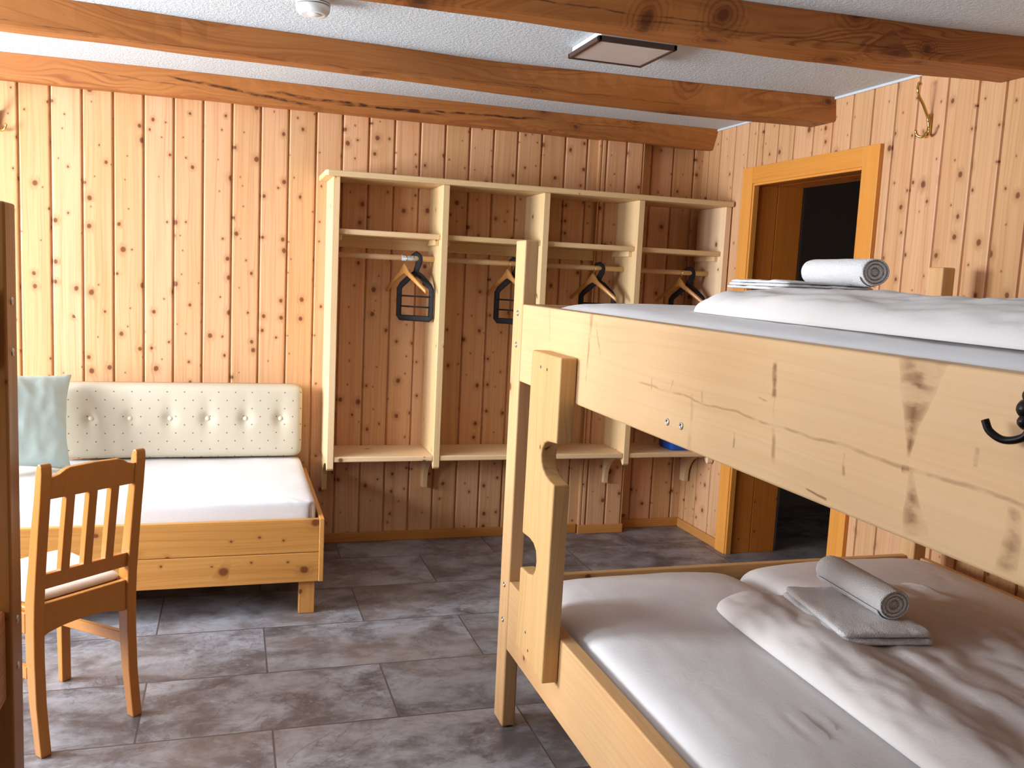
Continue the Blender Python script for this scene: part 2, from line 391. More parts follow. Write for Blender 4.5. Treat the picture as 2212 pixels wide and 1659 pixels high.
def plain(name, c, rough, metal=0, n=0.1, scale=40, coat=0):
    T = NT(name); co = T.objco(); f = T.noise(co, scale=scale, detail=3)
    T.bump(f, 0.05, 0.003)
    return T.fin(T.mix(f, c, tuple(x*(1-n) for x in c)), rough, metal, coat)
M_cream = plain('button_cloth', (0.80, 0.72, 0.56), 0.8)
M_orange_piping = plain('orange_cushion_side', (0.75, 0.30, 0.08), 0.8)
M_brass = plain('polished_brass', (0.78, 0.52, 0.16), 0.14, 1.0)
M_iron = plain('wrought_iron', (0.012, 0.009, 0.009), 0.35, 0.6)
M_steel = plain('bolt_steel', (0.55, 0.52, 0.48), 0.3, 1.0)
M_black = plain('black_rubberised_metal', (0.006, 0.004, 0.005), 0.75)
M_hanger = plain('hanger_wood', (0.60, 0.28, 0.075), 0.35, coat=0.3)
M_plastic = plain('white_plastic', (0.82, 0.82, 0.80), 0.35)
M_groove = plain('dark_vent_slot', (0.05, 0.045, 0.05), 0.6)
M_frame_dark = plain('dark_brown_lamp_frame', (0.060, 0.030, 0.022), 0.35)
M_glass_white = plain('frosted_lamp_glass', (0.70, 0.62, 0.58), 0.25)
M_blue = plain('blue_plastic', (0.01, 0.10, 0.48), 0.4)
M_label = plain('paper_sticker', (0.75, 0.78, 0.82), 0.5)
M_ink = plain('printed_ink', (0.05, 0.06, 0.09), 0.6)
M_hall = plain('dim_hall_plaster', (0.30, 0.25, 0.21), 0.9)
M_hallpic = plain('dark_hall_picture', (0.05, 0.03, 0.03), 0.5)
M_white_frame = plain('window_frame_paint', (0.8, 0.78, 0.74), 0.5)
M_endgrain = plain('pale_sawn_end', (0.80, 0.66, 0.48), 0.8)

# ------------------------------------------------------------------ room shell
CZ = 2.489; BZ = 2.371; XR = 0.04; YN = -6.3; YREC = 0.06
def panel_wall(name, edges, place, z0, z1, mat, seedn=3):
    """tongue and groove planks: edges along the wall, place(a, depth, z) -> point"""
    rnd = random.Random(seedn)
    b = B(); lay = b.bm.faces.layers.float.new('plank')
    g, d = 0.006, 0.014
    prof = []  # (a, depth, plankvalue of strip following)
    for i, (a0, a1) in enumerate(zip(edges, edges[1:])):
        r = rnd.random()
        prof += [(a0, d, r), (a0+g*0.35, d, r), (a0+g, 0.0018, r), (a0+g*1.8, 0.0, r), (a1-g*1.8, 0.0, r), (a1-g, 0.0018, r), (a1-g*0.35, d, r)]
    prof.append((edges[-1], d, 0))
    zs = [z0, z1]
    rows = [[b.bm.verts.new(place(a, dd, z)) for z in zs] for a, dd, r in prof]
    for i in range(len(prof)-1):
        f = b.bm.faces.new((rows[i][0], rows[i+1][0], rows[i+1][1], rows[i][1])); f[lay] = prof[i][2]
    bmesh.ops.recalc_face_normals(b.bm, faces=b.bm.faces[:])
    o = struct(name, b, mat)
    return o
e_back = [-2.318-0.1433*k for k in range(15, -1, -1)]
e_back = [LX]+[e for e in e_back if e > LX+0.03]
e_back += [-2.178, -2.035, -1.894, -1.752, -1.61, -1.469, -1.329, -1.186, -1.04, -0.895, -0.757, -0.68]
panel_wall('wall_back', e_back, lambda a, d, z: (a, d, z), 0, CZ, M_wall, 3)
# boxed pipe duct and recess on the right of the back wall
panel_wall('wall_back_duct', [-0.68, -0.645, -0.519, -0.41], lambda a, d, z: (a, -0.03+d, z), 0, CZ, M_wall, 5)
b = B(); b.box(-0.69, -0.68, -0.03, 0.012, 0, CZ, 0); b.box(-0.41, -0.405, -0.03, YREC+0.01, 0, CZ, 0)
struct('wall_back_duct_cheek', b, M_wall)
panel_wall('wall_back_recess', [-0.41, -0.311, -0.165, -0.023, XR+0.02], lambda a, d, z: (a, YREC+d, z), 0, CZ, M_wall, 8)
# right wall with a door opening y in (-1.483, -0.538), z < 2.13
DY0, DY1, DZ = -1.483, -0.538, 2.13
er = [0.08, -0.002, -0.135, -0.30, -0.442, -0.538]
em = [-0.538, -0.595, -0.737, -0.883, -1.047, -1.198, -1.341, -1.483]
ef = [-1.483, -1.636, -1.77, -1.937, -2.102, -2.237, -2.387]+[-2.387-0.147*k for k in range(1, 27)]
ef[-1] = YN
pl = lambda a, d, z: (XR+d, a, z)
panel_wall('wall_right', ef[::-1], pl, 0, CZ, M_wall, 11)
panel_wall('wall_right_far', er[::-1], pl, 0, CZ, M_wall, 12)
panel_wall('wall_right_above_door', em[::-1], pl, DZ, CZ, M_wall, 13)
# out of frame: left windows give daylight, rear window added for fill
def holed_wall(name, axis, pos, a0, a1, holes, mat, th=0.16, sgn=-1):
    b = B()
    hs = sorted(holes)
    def bx(p0, p1, z0, z1):
        if p1-p0 < 1e-4 or z1-z0 < 1e-4: return
        q0, q1 = sorted((pos, pos+sgn*th))
        if axis == 'x': b.box(q0, q1, p0, p1, z0, z1, 0)
        else: b.box(p0, p1, q0, q1, z0, z1, 0)
    cur = a0
    for (h0, h1, z0, z1) in hs:
        bx(cur, h0, 0, CZ); bx(h0, h1, 0, z0); bx(h0, h1, z1, CZ); cur = h1
    bx(cur, a1, 0, CZ)
    return struct(name, b, mat)
holed_wall('wall_left', 'x', LX, YN, 0.05, WIN, M_unseen)
holed_wall('wall_rear', 'y', YN, LX, XR, [FILL_WIN], M_unseen)
def window(i, axis, pos, a0, a1, z0, z1):
    b = B(); t = 0.05
    def bx(p0, p1, q0, q1):
        if axis == 'x': b.box(pos-0.10, pos-0.05, p0, p1, q0, q1, 0.003)
        else: b.box(p0, p1, pos-0.10, pos-0.05, q0, q1, 0.003)
    bx(a0, a1, z0, z0+t); bx(a0, a1, z1-t, z1); bx(a0, a0+t, z0, z1); bx(a1-t, a1, z0, z1); bx((a0+a1)/2-t/2, (a0+a1)/2+t/2, z0, z1)
    struct('window_%d' % i, b, M_white_frame)
window(1, 'x', LX, *WIN[0]); window(2, 'x', LX, *WIN[1]); window(3, 'y', YN, *FILL_WIN)  # the rear one is added to go with the fill lamp
# floor and ceiling
b = B(); b.box(LX, 2.2, YN, YREC+0.4, -0.05, 0, 0); struct('floor', b, M_floor)
b = B(); b.box(LX-0.2, 2.2, YN-0.2, YREC+0.4, CZ, CZ+0.1, 0); struct('ceiling', b, M_plaster)
# white plaster bead along the right wall under the ceiling
b = B(); b.box(XR-0.008, XR, YN, YREC, CZ-0.012, CZ, 0.002); struct('trim_1', b, M_plaster)
# baseboards
def bb(name, *args): 
    q = B(); q.box(*args, 0.004); return struct(name, q, M_base_x)
bb('baseboard_back', LX, -0.70, -0.016, 0, 0, 0.055)
bb('baseboard_duct', -0.70, -0.40, -0.046, -0.03, 0, 0.055)
bb('baseboard_recess', -0.405, XR, YREC-0.016, YREC, 0, 0.055)
q = B(); q.box(XR-0.016, XR, -0.45, YREC-0.016, 0, 0.055, 0.004); struct('baseboard_right', q, M_base_y)
q = B(); q.box(XR-0.016, XR, YN, -1.59, 0, 0.055, 0.004); struct('baseboard_right_near', q, M_base_y)
# door opening: casing on the wall, deep reveal
d1 = bpy.data.objects.new('door_1', None); COL.objects.link(d1); d1['kind'] = 'structure'; d1['_org'] = [0,0,0]
XT = XR-0.022
q = B(); q.box(XT, XR, DY1-0.012, -0.446, 0, 2.222, 0.003); mesh_obj('casing', q, M_trim_z, d1)
q = B(); q.box(XT, XR, -1.583, DY0+0.012, 0, 2.222, 0.003); mesh_obj('casing', q, M_trim_z, d1)
q = B(); q.box(XT+0.001, XR, DY0+0.012, DY1-0.012, 2.13, 2.222, 0.003); mesh_obj('casing', q, M_trim_y, d1)
q = B(); q.box(XT+0.008, XR+0.02, DY1-0.024, DY1-0.008, 0, 2.13, 0.003); q.box(XT+0.008, XR+0.02, DY0+0.008, DY0+0.024, 0, 2.13, 0.003)
mesh_obj('stop_bead', q, M_trim_z, d1)
q = B(); q.box(XT+0.008, XR+0.02, DY0+0.024, DY1-0.024, 2.118, 2.134, 0.003); mesh_obj('stop_bead', q, M_trim_y, d1)
HX = 0.355
for (x0, x1) in ((XR+0.001, 0.19), (0.194, HX)):
    q = B(); q.box(x0, x1, DY1-0.01, DY1+0.02, 0, 2.15, 0.002); mesh_obj('reveal', q, M_rev_z, d1)
    q = B(); q.box(x0, x1, DY0-0.02, DY0+0.01, 0, 2.15, 0.002); mesh_obj('reveal', q, M_rev_z, d1)
    q = B(); q.box(x0, x1, DY0, DY1, 2.13, 2.15, 0.002); mesh_obj('reveal', q, M_rev_y, d1)
# the dark hall beyond
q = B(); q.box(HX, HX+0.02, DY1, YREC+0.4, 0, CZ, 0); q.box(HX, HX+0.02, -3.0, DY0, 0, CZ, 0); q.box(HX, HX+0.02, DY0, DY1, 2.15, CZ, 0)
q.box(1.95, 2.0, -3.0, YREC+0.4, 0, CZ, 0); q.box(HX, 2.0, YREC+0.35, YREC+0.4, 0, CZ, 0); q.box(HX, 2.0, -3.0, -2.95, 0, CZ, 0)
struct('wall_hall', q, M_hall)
q = B(); q.box(1.925, 1.95, -0.55, 0.22, 1.15, 1.82, 0.003); fr = mesh_obj('picture', q, M_frame_dark)
tag(fr, 'dark framed picture hanging in the unlit hall beyond the doorway', 'picture')
q = B(); q.box(1.920, 1.926, -0.50, 0.17, 1.20, 1.77, 0.001); mesh_obj('print', q, M_hallpic, fr)

# ------------------------------------------------------------------ ceiling beams
def interp(tab, x):
    if x <= tab[0][0]: return tab[0][1]
    for (a, va), (c, vc) in zip(tab, tab[1:]):
        if x <= c:
            t = (x-a)/(c-a); t = t*t*(3-2*t)*0.5+t*0.5
            return va+(vc-va)*t
    return tab[-1][1]
def beam(label, top, botf, botb, mat, zb=BZ):
    b = B(); xs = [LX+0.002+(XR-LX-0.004)*i/60 for i in range(61)]
    rings = []
    for x in xs:
        yf, yt, yb = interp(botf, x), interp(top, x), interp(botb, x)
        wob = 0.004*(noise.noise(Vector((x*3, yf, 0))))
        c = 0.007
        pr = [(yt, CZ-0.001), (yt*0.3+yf*0.7, zb+(CZ-zb)*0.35), (yf, zb+c), (yf+c, zb), (yb-c, zb), (yb, zb+c), (yb, CZ-0.001)]
        rings.append([b.bm.verts.new((x, y, z+wob if z < CZ-0.01 else z)) for y, z in pr])
    for r0, r1 in zip(rings, rings[1:]):
        for k in range(len(r0)):
            b.bm.faces.new((r0[k], r1[k], r1[(k+1) % len(r0)], r0[(k+1) % len(r0)]))
    b.bm.faces.new(rings[0]); b.bm.faces.new(rings[-1][::-1])
    bmesh.ops.recalc_face_normals(b.bm, faces=b.bm.faces[:])
    o = mesh_obj('ceiling_beam', b, mat)
    return tag(o, label, 'beam', 'wooden beams under the ceiling')
beam('brown ceiling beam running along the top of the back wall', [(-5.55,-0.10),(-4.3,-0.10),(-3.0,-0.13),(-2.05,-0.095),(-1.0,-0.085),(0.04,-0.10)],
     [(-4.3,-0.06),(-3.8,-0.068),(-2.97,-0.095),(-2.05,-0.11),(-1.0,-0.125),(0.04,-0.05)], [(-4.3,-0.001)], M_beam1)
beam('middle brown ceiling beam with large ringed knots between wall beam and lamp', [(-4.3,-1.30),(-3.31,-1.22),(-2.79,-1.158),(-2.2,-1.13),(-1.68,-1.085),(-0.93,-1.137),(0.04,-1.205)],
     [(-4.3,-1.26),(-3.56,-1.215),(-2.93,-1.163),(-2.2,-1.145),(-1.45,-1.11),(-0.66,-1.11),(0.04,-1.22)],
     [(-4.3,-1.15),(-3.58,-1.109),(-2.93,-1.07),(-2.18,-1.033),(-1.3,-0.96),(-0.58,-0.965),(0.04,-1.02)], M_beam2)
beam('nearest dark brown ceiling beam passing in front of the square lamp', [(-4.3,-2.1),(-1.16,-2.30),(-0.44,-2.34),(0.04,-2.39)],
     [(-4.3,-2.09),(-2.3,-2.185),(-1.62,-2.24),(-0.97,-2.30),(-0.45,-2.36),(0.04,-2.40)],
     [(-4.3,-1.95),(-2.39,-2.125),(-1.97,-2.13),(-1.4,-2.115),(-0.85,-2.12),(-0.27,-2.155),(0.04,-2.20)], M_beam3)

# ------------------------------------------------------------------ smoke detector, lamp
sm = thing('smoke_detector', 'round white smoke detector on the ceiling in front of middle beam', 'smoke detector', (-2.481, -1.67, CZ))
c = (-2.481, -1.67, CZ)
q = B(); q.lathe([(0.058,0),(0.060,-0.006),(0.060,-0.018),(0.057,-0.0185),(0.057,-0.021),(0.060,-0.0215),(0.060,-0.026),(0.057,-0.0265),(0.057,-0.0290),(0.060,-0.0295),(0.058,-0.045),(0.050,-0.056),(0.040,-0.0585)], c, n=48); mesh_obj('housing', q, M_plastic, sm)
q = B(); q.lathe([(0.0582,-0.0183),(0.0582,-0.0212)], c, n=48); q.lathe([(0.0582,-0.0263),(0.0582,-0.0292)], c, n=48); mesh_obj('vent_slot', q, M_groove, sm)
q = B(); q.lathe([(0.024,-0.0583),(0.024,-0.0605),(0.022,-0.062),(0.0,-0.0625)], (c[0]+0.004,c[1]-0.01,c[2]), n=32); mesh_obj('test_button', q, M_plastic, sm)
LX0, LX1, LY0, LY1 = -1.445, -1.118, -1.79, -1.465
lp = thing('ceiling_lamp', 'square frosted ceiling lamp with thin dark frame between two beams', 'lamp', ((LX0+LX1)/2, (LY0+LY1)/2, CZ))
q = B(); q.box(LX0+0.012, LX1-0.012, LY0+0.012, LY1-0.012, CZ-0.032, CZ-0.001, 0.004); mesh_obj('housing', q, M_plastic, lp)
q = B()
w = 0.016; z0, z1 = CZ-0.046, CZ-0.026
q.box(LX0, LX1, LY0, LY0+w, z0, z1, 0.003); q.box(LX0, LX1, LY1-w, LY1, z0, z1, 0.003); q.box(LX0, LX0+w, LY0, LY1, z0, z1, 0.003); q.box(LX1-w, LX1, LY0, LY1, z0, z1, 0.003)
mesh_obj('frame', q, M_frame_dark, lp)
q = B(); q.box(LX0+w-0.002, LX1-w+0.002, LY0+w-0.002, LY1-w+0.002, z0+0.004, z0+0.012, 0.001); mesh_obj('glass_panel', q, M_glass_white, lp)

# ------------------------------------------------------------------ brass hooks
def arc(pts, n=8):
    """smooth path through control points (Catmull-Rom)"""
    P = [Vector(p) for p in pts]; P = [P[0]*2-P[1]]+P+[P[-1]*2-P[-2]]; out = []
    for i in range(1, len(P)-2):
        for k in range(n):
            t = k/n
            out.append(0.5*((2*P[i])+(-P[i-1]+P[i+1])*t+(2*P[i-1]-5*P[i]+4*P[i+1]-P[i+2])*t*t+(-P[i-1]+3*P[i]-3*P[i+1]+P[i+2])*t**3))
    out.append(P[-2]); return out
def brass_hook(loc, out, side, label):
    """loc: on wall; out: unit vector away from wall; side: unit along the wall"""
    o = thing('coat_hook', label, 'hook', loc, 'brass coat hooks on the panelling')
    L0, O, S = Vector(loc), Vector(out), Vector(side); U = Vector((0,0,1))
    def P(s_, o_, u_): return L0+S*s_+O*o_+U*u_
    q = B(); q.tube(arc([P(0,0.004,0.035),P(0,0.006,0.0),P(0,0.006,-0.05)]), 0.011, 12, flat=(1,0.45)); mesh_obj('back_plate', q, M_brass, o)
    q = B(); q.tube(arc([P(0,0.006,-0.02),P(0,0.016,0.015),P(0,0.045,0.065),P(0,0.075,0.105),P(0,0.082,0.135),P(0,0.070,0.155)]), [0.0075]*8+[0.006]*24+[0.006]*4+[0.009,0.010,0.010,0.008,0.003], 12)
    mesh_obj('long_prong', q, M_brass, o)
    q = B()
    for s_ in (-1, 1):
        q.tube(arc([P(0,0.010,-0.035),P(s_*0.012,0.022,-0.058),P(s_*0.032,0.034,-0.052),P(s_*0.042,0.040,-0.026)]), [0.006]*20+[0.005,0.006,0.007,0.005,0.002], 10)
    mesh_obj('short_prong', q, M_brass, o)
    return o
brass_hook((XR, -1.857, 2.275), (-1,0,0), (0,1,0), 'brass double coat hook high on the right wall beside the doorway')
brass_hook((-3.833, 0, 2.195), (0,-1,0), (1,0,0), 'brass coat hook at the left end of the back wall above daybed')

# ------------------------------------------------------------------ open wardrobe shelving
YF = -0.332; T0 = 0.034
wr = thing('open_wardrobe', 'pale spruce open wall wardrobe with four bays, rods and shelves', 'wardrobe', (-1.1, 0, 0.3))
q = B(); q.prism([(-2.300,-0.001),(-2.300,-0.345),(-2.288,-0.362),(0.030,-0.362),(0.034,-0.30),(0.034,-0.001)], 'z', 2.013, 2.042, 0.006, 3)
# gable end of the top board overhangs on the left
mesh_obj('top_board', q, M_shelf_x, wr)
XS = [(-2.258, -2.222), (-1.687, -1.651), (-1.124, -1.088), (-0.557, -0.521), (-0.004, 0.032)]
def panel_prof(z0, z1):
    return [(-0.001, z1), (YF, z1), (YF, z0+0.01), (YF+0.012, z0), (YF+0.03, z0+0.03), (YF+0.065, z0+0.045), (-0.001, z0+0.045)]
for i, (x0, x1) in enumerate(XS):
    q = B(); q.prism([(-0.001, 2.013), (YF, 2.013), (YF, 0.500), (YF+0.012, 0.488), (YF+0.04, 0.515), (YF+0.06, 0.531), (-0.001, 0.531)], 'x', x0, x1, 0.003)
    mesh_obj('side_panel' if i in (0, 4) else 'divider', q, M_shelf_z, wr)
for i in range(4):
    xa, xb = XS[i][1], XS[i+1][0]
    q = B(); q.box(xa, xb, -0.305, -0.001, 1.727, 1.755, 0.006, 3); mesh_obj('hat_shelf', q, M_shelf_x, wr)
    q = B(); q.box(xa, xb, YF+0.004, -0.001, 0.533, 0.562, 0.006, 3); mesh_obj('bottom_shelf', q, M_shelf_x, wr)
    if i < 3:
        q = B(); q.box(xa, xb, -0.022, -0.001, 1.668, 1.735-0.008, 0.002); mesh_obj('batten', q, M_shelf_x, wr)
    for (c0, c1) in ((xa, xa+0.022), (xb-0.022, xb)):
        q = B(); q.box(c0, c1, -0.272, -0.022, 1.697, 1.7275, 0.002); mesh_obj('cleat', q, M_shelf_x, wr)
    q = B(); q.tube([(xa-0.001, -0.165, 1.624), (xb+0.001, -0.165, 1.624)], 0.0145, 20); rod = mesh_obj('clothes_rod', q, M_shelf_x, wr)
    if i == 0:
        q = B(); q.tube([(-1.868, -0.165, 1.624), (-1.782, -0.165, 1.624)], 0.0149, 20); lb = mesh_obj('paper_label', q, M_label, rod)
        q = B()
        for k in range(11):
            xx = -1.862+k*0.0045
            q.tube([(xx, -0.165, 1.624), (xx+0.0016, -0.165, 1.624)], 0.0151, 20)
        q.tube([(-1.803, -0.165, 1.624), (-1.799, -0.165, 1.624)], 0.0151, 20)
        for v in [v for v in q.bm.verts if v.co.z < 1.622]: v.co.z = 1.624
        mesh_obj('barcode', q, M_ink, rod)
for i, (x0, x1) in enumerate(XS):
    xx0, xx1 = (x0+0.004, x1-0.004)
    pts = [(-0.001, 0.532), (-0.235, 0.532), (-0.235, 0.508)]
    for k in range(9):
        a = k/8*PI/2
        pts.append((-0.235+0.175*math.sin(a), 0.345+0.155*math.cos(a)+0.008))
    pts += [(-0.060, 0.322), (-0.001, 0.318)]
    if i == 4: xx0, xx1 = -0.004, 0.026
    q = B(); q.prism(pts, 'x', xx0, xx1, 0.002); mesh_obj('bracket', q, M_shelf_z, wr)
# blue tub on the far right bottom shelf
q = B()
def tub(x0, x1, y0, y1, z0, z1):
    cx, cy = (x0+x1)/2, (y0+y1)/2; prof = []
    for (s_, z) in ((0.86, z0), (0.90, z0+0.01), (1.0, z1-0.012), (1.05, z1-0.010), (1.05, z1), (0.98, z1), (0.96, z1-0.01), (0.85, z0+0.015)):
        ring = []
        for k in range(40):
            a = 2*PI*k/40; cx_, sy_ = math.cos(a), math.sin(a)
            e = 0.35
            ring.append((cx+s_*(x1-x0)/2*math.copysign(abs(cx_)**e, cx_), cy+s_*(y1-y0)/2*math.copysign(abs(sy_)**e, sy_), z))
        prof.append([q.bm.verts.new(p) for p in ring])
    for a, b_ in zip(prof, prof[1:]):
        for k in range(40): q.bm.faces.new((a[k], a[(k+1) % 40], b_[(k+1) % 40], b_[k])).smooth = True
    q.bm.faces.new(prof[0][::-1]); q.bm.faces.new(prof[-1])
tub(-0.235, -0.03, -0.285, -0.08, 0.563, 0.70)
tag(mesh_obj('storage_tub', q, M_blue), 'blue tub on the rightmost bottom shelf of the wardrobe', 'tub')

# ------------------------------------------------------------------ hangers
def wood_hanger(x, ang, label):
    o = thing('wooden_hanger', label, 'hanger', (x, -0.165, 1.624), 'wooden hangers on the clothes rods', rotz=ang, local=True)
    # local: rod passes through the origin, hanger spreads along local y
    top = 0.0165
    q = B(); q.tube(arc([(0,0.017,-0.006),(0,0.013,0.010),(0,0,0.0172),(0,-0.014,0.008),(0,-0.016,-0.008),(0,-0.006,-0.026),(0,0,-0.04),(0,0,-0.065)]), 0.0021, 8); mesh_obj('hook', q, M_brass, o)
    b_ = bmesh.new(); n = 24; rows = []
    for k in range(n+1):
        t = -1+2*k/n; y = 0.172*t; a = abs(t)
        zc = -0.068-0.11*a**1.15+(0.012*(1-a/0.25) if a < 0.25 else 0)
        h = 0.032-0.012*a if a > 0.25 else 0.029+0.026*(1-a/0.25)
        th = 0.0065+0.003*a
        xo = 0.02*a*a
        rows.append([b_.verts.new((xo+dx*th, y, zc+dz*h/2)) for dx, dz in ((-1,-0.7),(-0.6,-1),(0.6,-1),(1,-0.7),(1,0.7),(0.6,1),(-0.6,1),(-1,0.7))])
    for r0, r1 in zip(rows, rows[1:]):
        for k in range(8): b_.faces.new((r0[k], r0[(k+1) % 8], r1[(k+1) % 8], r1[k])).smooth = True
    b_.faces.new(rows[0][::-1]); b_.faces.new(rows[-1]); bmesh.ops.recalc_face_normals(b_, faces=b_.faces[:])
    q = B(); q.merge(b_); mesh_obj('shoulder_bar', q, M_hanger, o)
    return o
def black_hanger(x, ang, label):
    o = thing('trouser_hanger', label, 'hanger', (x, -0.165, 1.624), 'black multi-bar hangers on the clothes rods', rotz=ang, local=True)
    def strip(pts, wd=0.011, th=0.003):
        q = B(); P = [Vector((0, p[0], p[1])) for p in pts]
        q.tube(P, 1.0, 8, flat=(1, 1)); return q
    q = B(); q.tube(arc([(0,0.022,-0.012),(0,0.019,0.008),(0,0.0,0.0195),(0,-0.019,0.006),(0,-0.019,-0.02),(0,-0.006,-0.05),(0,0,-0.075)]), [0.0085]*49, 10, flat=(2.0, 0.6)); mesh_obj('hook', q, M_black, o)
    q = B()
    path = [(0,-0.078),(0.03,-0.095),(0.085,-0.145),(0.098,-0.165),(0.098,-0.315),(0.09,-0.325),(0,-0.325),(-0.09,-0.325),(-0.098,-0.315),(-0.098,-0.165),(-0.085,-0.145),(-0.03,-0.095),(0,-0.078)]
    q.tube([(0, a, c_) for a, c_ in path], 0.0085, 8, cap=False, flat=(0.45, 1.9)); mesh_obj('frame', q, M_black, o)
    for z in (-0.205, -0.262):
        q = B(); q.tube([(0, -0.096, z), (0, 0.096, z)], 0.0045, 8); mesh_obj('cross_bar', q, M_black, o)
    return o
A1 = math.radians(28)
wood_hanger(-1.848, A1, 'light wooden hanger with the brightest arm, in the leftmost wardrobe bay')
black_hanger(-1.785, math.radians(52), 'black barred trouser hanger fully visible in the leftmost wardrobe bay')
wood_hanger(-1.262, A1, 'wooden hanger half hidden behind the bunk post, second wardrobe bay')
black_hanger(-1.225, math.radians(52), 'black barred hanger half hidden behind the bunk post, second wardrobe bay')
wood_hanger(-0.745, A1, 'wooden hanger in the third wardrobe bay above the upper mattress')
black_hanger(-0.710, math.radians(52), 'black hanger in the third wardrobe bay behind the upper mattress')
wood_hanger(-0.185, A1, 'wooden hanger in the shadowy rightmost wardrobe bay')
black_hanger(-0.125, math.radians(52), 'black hanger in the shadowy rightmost wardrobe bay')

# ------------------------------------------------------------------ soft things
def sgn(v): return -1 if v < 0 else 1
def cushion(q, corners, z0, h, hb=0.02, n=6, m=2.2, nu=60, nv=60, wr=None, edge=1.6):
    """closed padded shape over a quad; corners (x,y) in order; z0 seam height, h rise, hb sink below seam"""
    c = [Vector((a[0], a[1], 0)) for a in corners]
    def mp(t): s_ = 2*t-1; return sgn(s_)*(1-(1-abs(s_))**edge)
    def f(top):
        def g(i, j):
            u, v = mp(i), mp(j); p, r = (u+1)/2, (v+1)/2
            P = (c[0]*(1-p)+c[1]*p)*(1-r)+(c[3]*(1-p)+c[2]*p)*r
            # round the plan corners a little
            k = (abs(u)**n)*(abs(v)**n); ctr = (c[0]+c[1]+c[2]+c[3])/4
            P = P+(ctr-P)*0.045*k
            t = max(0.0, (1-abs(u)**n)*(1-abs(v)**n))**(1/m)
            if top:
                z = z0+h*t
                if wr: z += wr(P.x, P.y)*min(1, t*1.6)
            else: z = z0-hb*t
            return (P.x, P.y, z)
        return g
    q.grid(f(True), nu, nv); q.grid(f(False), nu, nv, flip=True)
    bmesh.ops.remove_doubles(q.bm, verts=q.bm.verts[:], dist=1e-5)
    bmesh.ops.recalc_face_normals(q.bm, faces=q.bm.faces[:])
    return q
def wrink(amp, s=6, ax=(1, 1), ph=0):
    def w(x, y): return amp*noise.noise(Vector((x*s*ax[0], y*s*ax[1], ph)))+amp*0.45*noise.noise(Vector((x*s*2.6*ax[0], y*s*2.6*ax[1], ph+3)))
    return w

# ------------------------------------------------------------------ daybed
db = thing('daybed', 'orange pine daybed with open box frame below the back wall panelling', 'daybed', (-3.3, -0.55, 0))
XD0, XD1 = -4.36, -2.36; YD = -1.08
q = B(); q.box(XD0, XD1, YD, YD+0.024, 0.291, 0.442, 0.003); mesh_obj('front_board', q, M_day_x, db)
q = B(); q.box(XD0, XD1, YD, YD+0.024, 0.155, 0.289, 0.003); mesh_obj('front_board', q, M_day_x, db)
q = B(); q.box(XD1, XD1+0.022, YD-0.004, -0.02, 0.155, 0.444, 0.003); mesh_obj('end_board', q, M_day_y, db)
q = B(); q.box(XD0-0.022, XD0, YD-0.004, -0.02, 0.155, 0.444, 0.003); mesh_obj('end_board', q, M_day_y, db)
q = B(); q.box(XD0, XD1, -0.044, -0.02, 0.155, 0.442, 0.003); mesh_obj('back_board', q, M_day_x, db)
q = B()
for k in range(12):
    x = XD0+0.05+k*0.155; q.box(x, x+0.07, YD+0.024, -0.044, 0.345, 0.362, 0.002)
mesh_obj('slat_base', q, M_day_y, db)
for (x, y) in ((-2.441, YD+0.024), (-2.441, -0.115), (-4.35, YD+0.024), (-4.35, -0.115)):
    q = B(); q.box(x, x+0.069, y, y+0.06, 0, 0.34, 0.003); mesh_obj('leg', q, M_day_z, db)
q = B()
def dw(x, y):
    w = 0.004*noise.noise(Vector((x*5, y*5, 1)))
    fr_ = max(0, 1-abs(y+1.03)/0.08)
    w += fr_*0.010*abs(noise.noise(Vector((x*22+y*40, y*6, 4))))
    return w
cushion(q, [(-4.34,-1.045),(-2.372,-1.045),(-2.372,-0.05),(-4.34,-0.05)], 0.41, 0.108, 0.045, n=60, m=9, nu=130, nv=60, wr=dw, edge=3.2)
mt = mesh_obj('mattress', q, M_sheet); tag(mt, 'bright white sheeted mattress lying in the daybed frame', 'mattress')
# backrest cushion
def padded_back(x0, x1, z0, z1, yb, th, btn):
    q = B(); nu, nv = 130, 46
    def g(i, j):
        u, v = 2*i-1, 2*j-1
        u = sgn(u)*(1-(1-abs(u))**1.5); v = sgn(v)*(1-(1-abs(v))**1.5)
        k = (abs(u)**30)*(abs(v)**10)
        x = (x0+x1)/2+u*(x1-x0)/2*(1-0.020*k); z = (z0+z1)/2+v*(z1-z0)/2*(1-0.10*k)
        t = max(0, (1-abs(u)**40)*(1-abs(v)**12))**(1/2.6)
        y = yb-th*(0.35+0.65*t)
        for bx in btn:
            dx, dz = x-bx, z-((z0+z1)/2+0.015); d2 = (dx*dx+dz*dz)
            y += 0.016*math.exp(-d2/0.0009)+0.006*math.exp(-(dx*dx/0.0010+dz*dz/0.012))
        return (x, y, z)
    q.grid(g, nu, nv, flip=True)
    def g2(i, j):
        x, y, z = g(i, j); return (x, yb, z)
    q.grid(g2, nu, nv)
    bmesh.ops.remove_doubles(q.bm, verts=q.bm.verts[:], dist=1e-5)
    # join the rims
    front = [v for v in q.bm.verts if False]
    edges = [e for e in q.bm.edges if len(e.link_faces) == 1]
    bmesh.ops.bridge_loops(q.bm, edges=edges)
    bmesh.ops.recalc_face_normals(q.bm, faces=q.bm.faces[:])
    return q
BT = [-3.416, -3.233, -3.041, -2.857, -2.667, -2.487]
bk = thing('back_cushion', 'long cream buttoned backrest cushion with small brown dots against the wall', 'cushion', (-2.97, -0.07, 0.535))
mesh_obj('cover', padded_back(-3.585, -2.372, 0.528, 0.918, -0.062, 0.088, BT), M_dots, bk)
